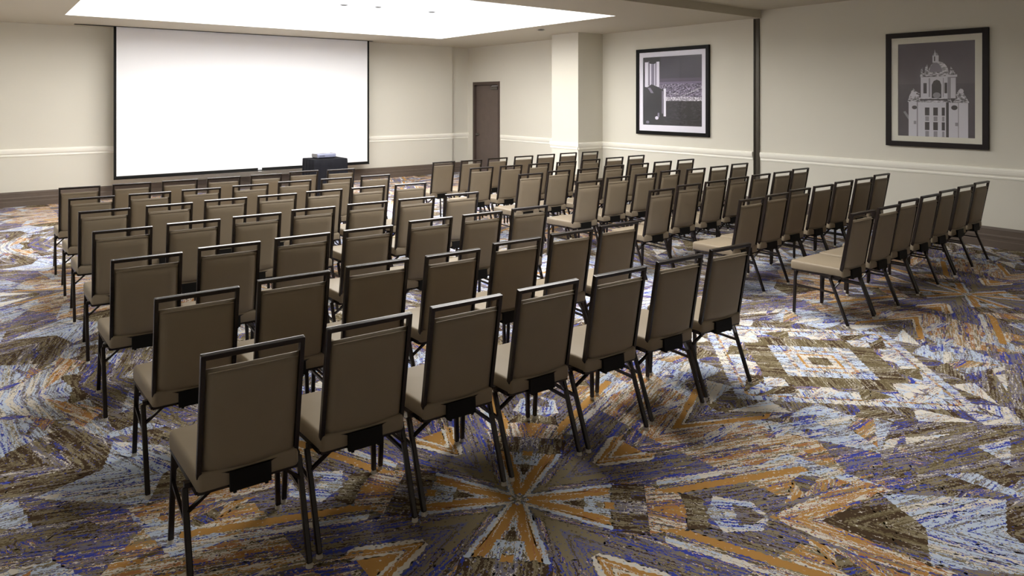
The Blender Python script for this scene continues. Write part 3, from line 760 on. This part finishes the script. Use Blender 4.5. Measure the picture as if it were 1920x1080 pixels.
# ------------------------------------------------------------------ banquet chairs
# local frame: y forwards (towards the screen), back frame top at y = -0.27, origin under the seat
def chair_meshes():
    S = {}
    YO = -0.27
    def pt(x, y, z): return Vector((x, y + YO, z))
    top_y, top_z, bot_y, bot_z = 0.012, 0.95, 0.105, 0.452
    tilt = Vector((0, bot_y - top_y, bot_z - top_z)).normalized()      # down the back
    nrm = Vector((1, 0, 0)).cross(tilt).normalized()                  # out of the back, towards the rear
    if nrm.y > 0: nrm = -nrm
    def on_back(x, s, d):          # s = distance down from the top edge, d = out to the rear
        return pt(0, top_y, top_z) + Vector((x, 0, 0)) + tilt * s + nrm * d
    Ls = (Vector((0, bot_y - top_y, bot_z - top_z))).length
    # back frame
    bm = bmesh.new()
    HW = 0.194
    for s in (-1, 1):
        bm_bar(bm, on_back(s*(HW - 0.0095), 0.0, 0), on_back(s*(HW - 0.0095), Ls, 0), 0.019, 0.026, up=nrm)
    bm_bar(bm, on_back(-HW + 0.012, 0.010, 0), on_back(HW - 0.012, 0.010, 0), 0.0255, 0.0195, up=-tilt)
    bevel_all(bm, 0.0045, 2)
    # lower rail bowed to the rear
    n = 8
    for i in range(n):
        x0, x1 = -HW + 0.02 + (2*HW - 0.04)*i/n, -HW + 0.02 + (2*HW - 0.04)*(i+1)/n
        f = lambda x: 0.016 * (1 - (x / HW) ** 2)
        bm_bar(bm, on_back(x0, Ls - 0.008 + f(x0)*0.5, f(x0)), on_back(x1, Ls - 0.008 + f(x1)*0.5, f(x1)), 0.020, 0.014, up=-tilt)
    S['back_frame'] = to_mesh(bm, 'back_frame', M_FRAME)
    # upholstered back: a bowed pad
    bm = bmesh.new()
    nx, ns = 12, 12
    s0, s1 = 0.062, Ls - 0.012
    hw = HW - 0.0195
    front, rear = [], []
    for j in range(ns + 1):
        fr, rr = [], []
        v = j / ns
        for i in range(nx + 1):
            u = -1 + 2*i/nx
            x = u * hw
            bow = 0.014 * (1 - u*u) * v
            # rounded edges
            eu = max(0.0, (abs(u) - 0.86) / 0.14); ev = max(0.0, (0.10 - v) / 0.10, (v - 0.94) / 0.06)
            k = math.sqrt(max(0.0, 1 - min(1, eu*eu + ev*ev)))
            ss = s0 + (s1 - s0) * v + 0.006 * (1 - u*u) * v
            rr.append(bm.verts.new(on_back(x, ss, 0.002 + 0.016 * k + bow)))
            fr.append(bm.verts.new(on_back(x, ss, -0.004 - 0.030 * k + bow * 0.4)))
        front.append(fr); rear.append(rr)
    for j in range(ns):
        for i in range(nx):
            bm.faces.new((rear[j][i], rear[j][i+1], rear[j+1][i+1], rear[j+1][i]))
            bm.faces.new((front[j][i], front[j+1][i], front[j+1][i+1], front[j][i+1]))
    def strip(a, b):
        for i in range(len(a) - 1): bm.faces.new((a[i], a[i+1], b[i+1], b[i]))
    strip(rear[0], front[0]); strip(rear[-1], front[-1])
    strip([r[0] for r in rear], [r[0] for r in front]); strip([r[-1] for r in rear], [r[-1] for r in front])
    S['backrest'] = to_mesh(bm, 'backrest', M_FAB_BACK, True)
    # piping line across the top of the pad
    bm = bmesh.new()
    bm_bar(bm, on_back(-hw + 0.008, s0 + 0.012, 0.013), on_back(hw - 0.008, s0 + 0.012, 0.013), 0.004, 0.004, up=nrm)
    S['piping'] = to_mesh(bm, 'piping', M_FAB_BACK)
    # seat cushion, crowned
    bm = bmesh.new()
    SW, SYA, SYB, SZB, SZT = 0.230, 0.082, 0.548, 0.402, 0.482
    nx, ny = 12, 14
    prof = [(0.99, 0.0), (1.0, 0.1), (1.0, 0.72), (0.99, 0.90), (0.965, 0.985), (0.92, 1.0)]
    def ring(sc, z):
        pts = []
        cy = (SYA + SYB) / 2; hy = (SYB - SYA) / 2 - (1 - sc) * SW; hx = SW * sc
        rr = 0.022
        for cxs, cys, a0 in ((1, -1, -90), (1, 1, 0), (-1, 1, 90), (-1, -1, 180)):
            for t in range(5):
                a = math.radians(a0 + 22.5 * t)
                front_in = 0.845 if cys < 0 else 1.0
                pts.append(bm.verts.new(pt(cxs*(hx*front_in - rr) + rr*math.cos(a), cy + cys*(hy - rr) + rr*math.sin(a), z)))
        return pts
    rings = [ring(sc, SZB + (SZT - 0.008 - SZB) * h) for sc, h in prof]
    rings += [ring(0.6, SZT - 0.002), ring(0.25, SZT)]
    for a, b in zip(rings, rings[1:]):
        for i in range(len(a)):
            j = (i + 1) % len(a); bm.faces.new((a[i], a[j], b[j], b[i]))
    bm.faces.new(rings[0]); bm.faces.new(rings[-1])
    S['seat'] = to_mesh(bm, 'seat', M_FAB_BACK, True)
    # seat frame under the cushion
    bm = bmesh.new()
    z = 0.398
    for s in (-1, 1): bm_bar(bm, pt(s*0.186, 0.105, z), pt(s*0.217, 0.53, z), 0.020, 0.022)
    bm_bar(bm, pt(-0.19, 0.105, z), pt(0.19, 0.105, z), 0.022, 0.022); bm_bar(bm, pt(-0.217, 0.53, z), pt(0.217, 0.53, z), 0.022, 0.022)
    for s in (-1, 1): bm_bar(bm, pt(s*0.19, 0.185, z), pt(s*0.224, 0.185, z), 0.022, 0.022)
    for x in (-0.08, 0.08): bm_bar(bm, pt(x, 0.105, z), pt(x, 0.53, z), 0.02, 0.014)
    S['seat_frame'] = to_mesh(bm, 'seat_frame', M_FRAME)
    # legs
    def leg(x0, y0, x1, y1, nm):
        bm = bmesh.new(); bm_bar(bm, pt(x0, y0, 0.39), pt(x1, y1, 0.014), 0.023, 0.023, up=(0, 1, 0)); bevel_all(bm, 0.004, 1)
        S[nm] = to_mesh(bm, 'leg', M_FRAME)
        bm = bmesh.new(); bm_cyl(bm, pt(x1, y1, 0.008), 0.015, 0.016, 10, 'Z', 0.012)
        S[nm + '_glide'] = to_mesh(bm, 'glide', M_GLIDE)
    for s, n_ in ((-1, 'l'), (1, 'r')):
        leg(s*0.214, 0.505, s*0.226, 0.512, 'front_' + n_)
        leg(s*0.222, 0.185, s*0.219, 0.030, 'rear_' + n_)
        zz = 0.265; t = (0.39 - zz) / 0.376
        bm = bmesh.new()
        bm_bar(bm, pt(s*(0.214 + 0.012*t), 0.506, zz), pt(s*0.2215, 0.185 - 0.155*t, zz), 0.014, 0.014)
        S['stretcher_' + n_] = to_mesh(bm, 'stretcher', M_FRAME)
        bm = bmesh.new()
        bm_bar(bm, pt(s*0.216, 0.15, 0.31), pt(s*0.135, 0.11, 0.395), 0.012, 0.016, up=(0, 1, 0))
        S['brace_r' + n_] = to_mesh(bm, 'corner_brace', M_FRAME)
        bm = bmesh.new()
        bm_bar(bm, pt(s*0.215, 0.51, 0.31), pt(s*0.135, 0.525, 0.395), 0.012, 0.016, up=(0, 1, 0))
        S['brace_f' + n_] = to_mesh(bm, 'corner_brace', M_FRAME)
    # dark plate joining back and seat
    bm = bmesh.new()
    q = [pt(-0.078, 0.062, 0.382), pt(0.078, 0.062, 0.382), pt(0.078, 0.080, 0.382), pt(-0.078, 0.080, 0.382)]
    t_ = [pt(-0.078, 0.068, 0.456), pt(0.078, 0.068, 0.456), pt(0.078, 0.088, 0.456), pt(-0.078, 0.088, 0.456)]
    vs = [bm.verts.new(p) for p in q + t_]
    for f in ((3,2,1,0),(4,5,6,7),(0,1,5,4),(1,2,6,5),(2,3,7,6),(3,0,4,7)): bm.faces.new([vs[i] for i in f])
    for sx in (-1, 1):
        bm_box(bm, sx*0.06 - 0.006, sx*0.06 + 0.006, 0.063 + YO, 0.20 + YO, 0.374, 0.386)
    S['back_bracket'] = to_mesh(bm, 'back_bracket', M_BRACKET)
    return S

CM = chair_meshes()
ORD = ['first', 'second', 'third', 'fourth', 'fifth', 'sixth', 'seventh']
def make_chair(bar_xy, rot, label, group):
    c, s = math.cos(rot), math.sin(rot)
    x, y = bar_xy[0] - s * 0.27, bar_xy[1] + c * 0.27
    root = bpy.data.objects.new('banquet_chair', None)
    COL.objects.link(root)
    root.location = (x, y, 0); root.rotation_euler = (0, 0, rot)
    root.empty_display_size = 0.2
    tag(root, label, 'chair', group)
    def part(nm, key, par=root):
        o = bpy.data.objects.new(nm, CM[key]); COL.objects.link(o); o.parent = par
        return o
    part('seat', 'seat'); part('seat_frame', 'seat_frame')
    bk = part('backrest', 'backrest'); part('piping', 'piping', bk)
    part('back_frame', 'back_frame'); part('back_bracket', 'back_bracket')
    for k in ('front_l', 'front_r', 'rear_l', 'rear_r'):
        lg = part('leg', k); part('glide', k + '_glide', lg)
    for k in ('l', 'r'):
        part('stretcher', 'stretcher_' + k); part('corner_brace', 'brace_r' + k); part('corner_brace', 'brace_f' + k)
    return root

LEFT_BLOCK = [
    [(0.853, 2.698), (1.345, 2.699), (1.838, 2.684), (2.331, 2.663), (2.828, 2.627), (3.347, 2.627), (3.866, 2.631)],
    [(0.868, 3.612), (1.363, 3.641), (1.857, 3.635), (2.352, 3.591), (2.895, 3.634), (3.403, 3.636), (3.908, 3.646)],
    [(0.828, 4.646), (1.320, 4.685), (1.813, 4.686), (2.305, 4.664), (2.870, 4.709), (3.364, 4.691), (3.881, 4.694)],
    [(0.860, 5.738), (1.352, 5.755), (1.845, 5.769), (2.344, 5.811), (2.863, 5.816), (3.376, 5.803), (3.910, 5.816)],
    [(0.885, 6.831), (1.400, 6.842), (1.901, 6.876), (2.394, 6.870), (2.898, 6.895), (3.391, 6.873), (3.906, 6.854)],
    [(0.901, 7.798), (1.414, 7.801), (1.912, 7.823), (2.434, 7.848), (2.959, 7.906), (3.465, 7.882), (3.984, 7.880)],
    [(0.905, 8.808), (1.413, 8.818), (1.919, 8.828), (2.412, 8.816), (2.933, 8.828), (3.465, 8.933), (3.958, 8.858)],
]
RIGHT_BLOCK = [
    [(5.944, 2.753), (6.437, 2.756), (6.999, 2.815), (7.520, 2.827), (8.081, 2.868), (8.643, 2.891), (9.193, 2.915)],
    [(5.894, 3.780), (6.393, 3.811), (6.943, 3.877), (7.449, 3.886), (8.016, 3.935), (8.524, 3.939), (9.150, 4.008)],
    [(5.752, 4.761), (6.327, 4.852), (6.852, 4.870), (7.388, 4.922), (7.928, 4.955), (8.439, 4.959), (9.019, 5.032)],
    [(5.679, 5.779), (6.276, 5.878), (6.807, 5.896), (7.369, 5.958), (7.868, 5.916), (8.425, 5.933), (9.011, 5.988)],
    [(5.650, 6.821), (6.195, 6.887), (6.688, 6.830), (7.306, 6.929), (7.820, 6.901), (8.370, 6.914), (8.951, 6.931)],
    [(5.618, 7.865), (6.126, 7.844), (6.644, 7.835), (7.173, 7.804), (7.748, 7.856), (8.346, 7.906), (8.917, 7.943)],
    [(5.675, 8.946), (6.168, 8.915), (6.746, 8.997), (7.322, 9.030), (7.859, 9.075), (8.398, 9.087), (8.915, 9.061)],
]

def col_word(i):
    return ['leftmost', 'second from left', 'third from left', 'middle', 'third from right', 'second from right', 'rightmost'][i]
ROWW = ['row nearest the camera', 'second row from the camera', 'third row from the camera', 'fourth and middle row', 'third row from the screen', 'second row from the screen', 'row nearest the screen']
jr = random.Random(3)
for blk, name, rot in ((LEFT_BLOCK, 'left', -3.7), (RIGHT_BLOCK, 'right', -2.1)):
    for r, row in enumerate(blk):
        for c, p in enumerate(row):
            make_chair(p, math.radians(rot + jr.uniform(-0.5, 0.5)),
                       'taupe upholstered chair, %s block, %s, %s' % (name, ROWW[r], col_word(c)),
                       'banquet chairs of the %s block' % name)
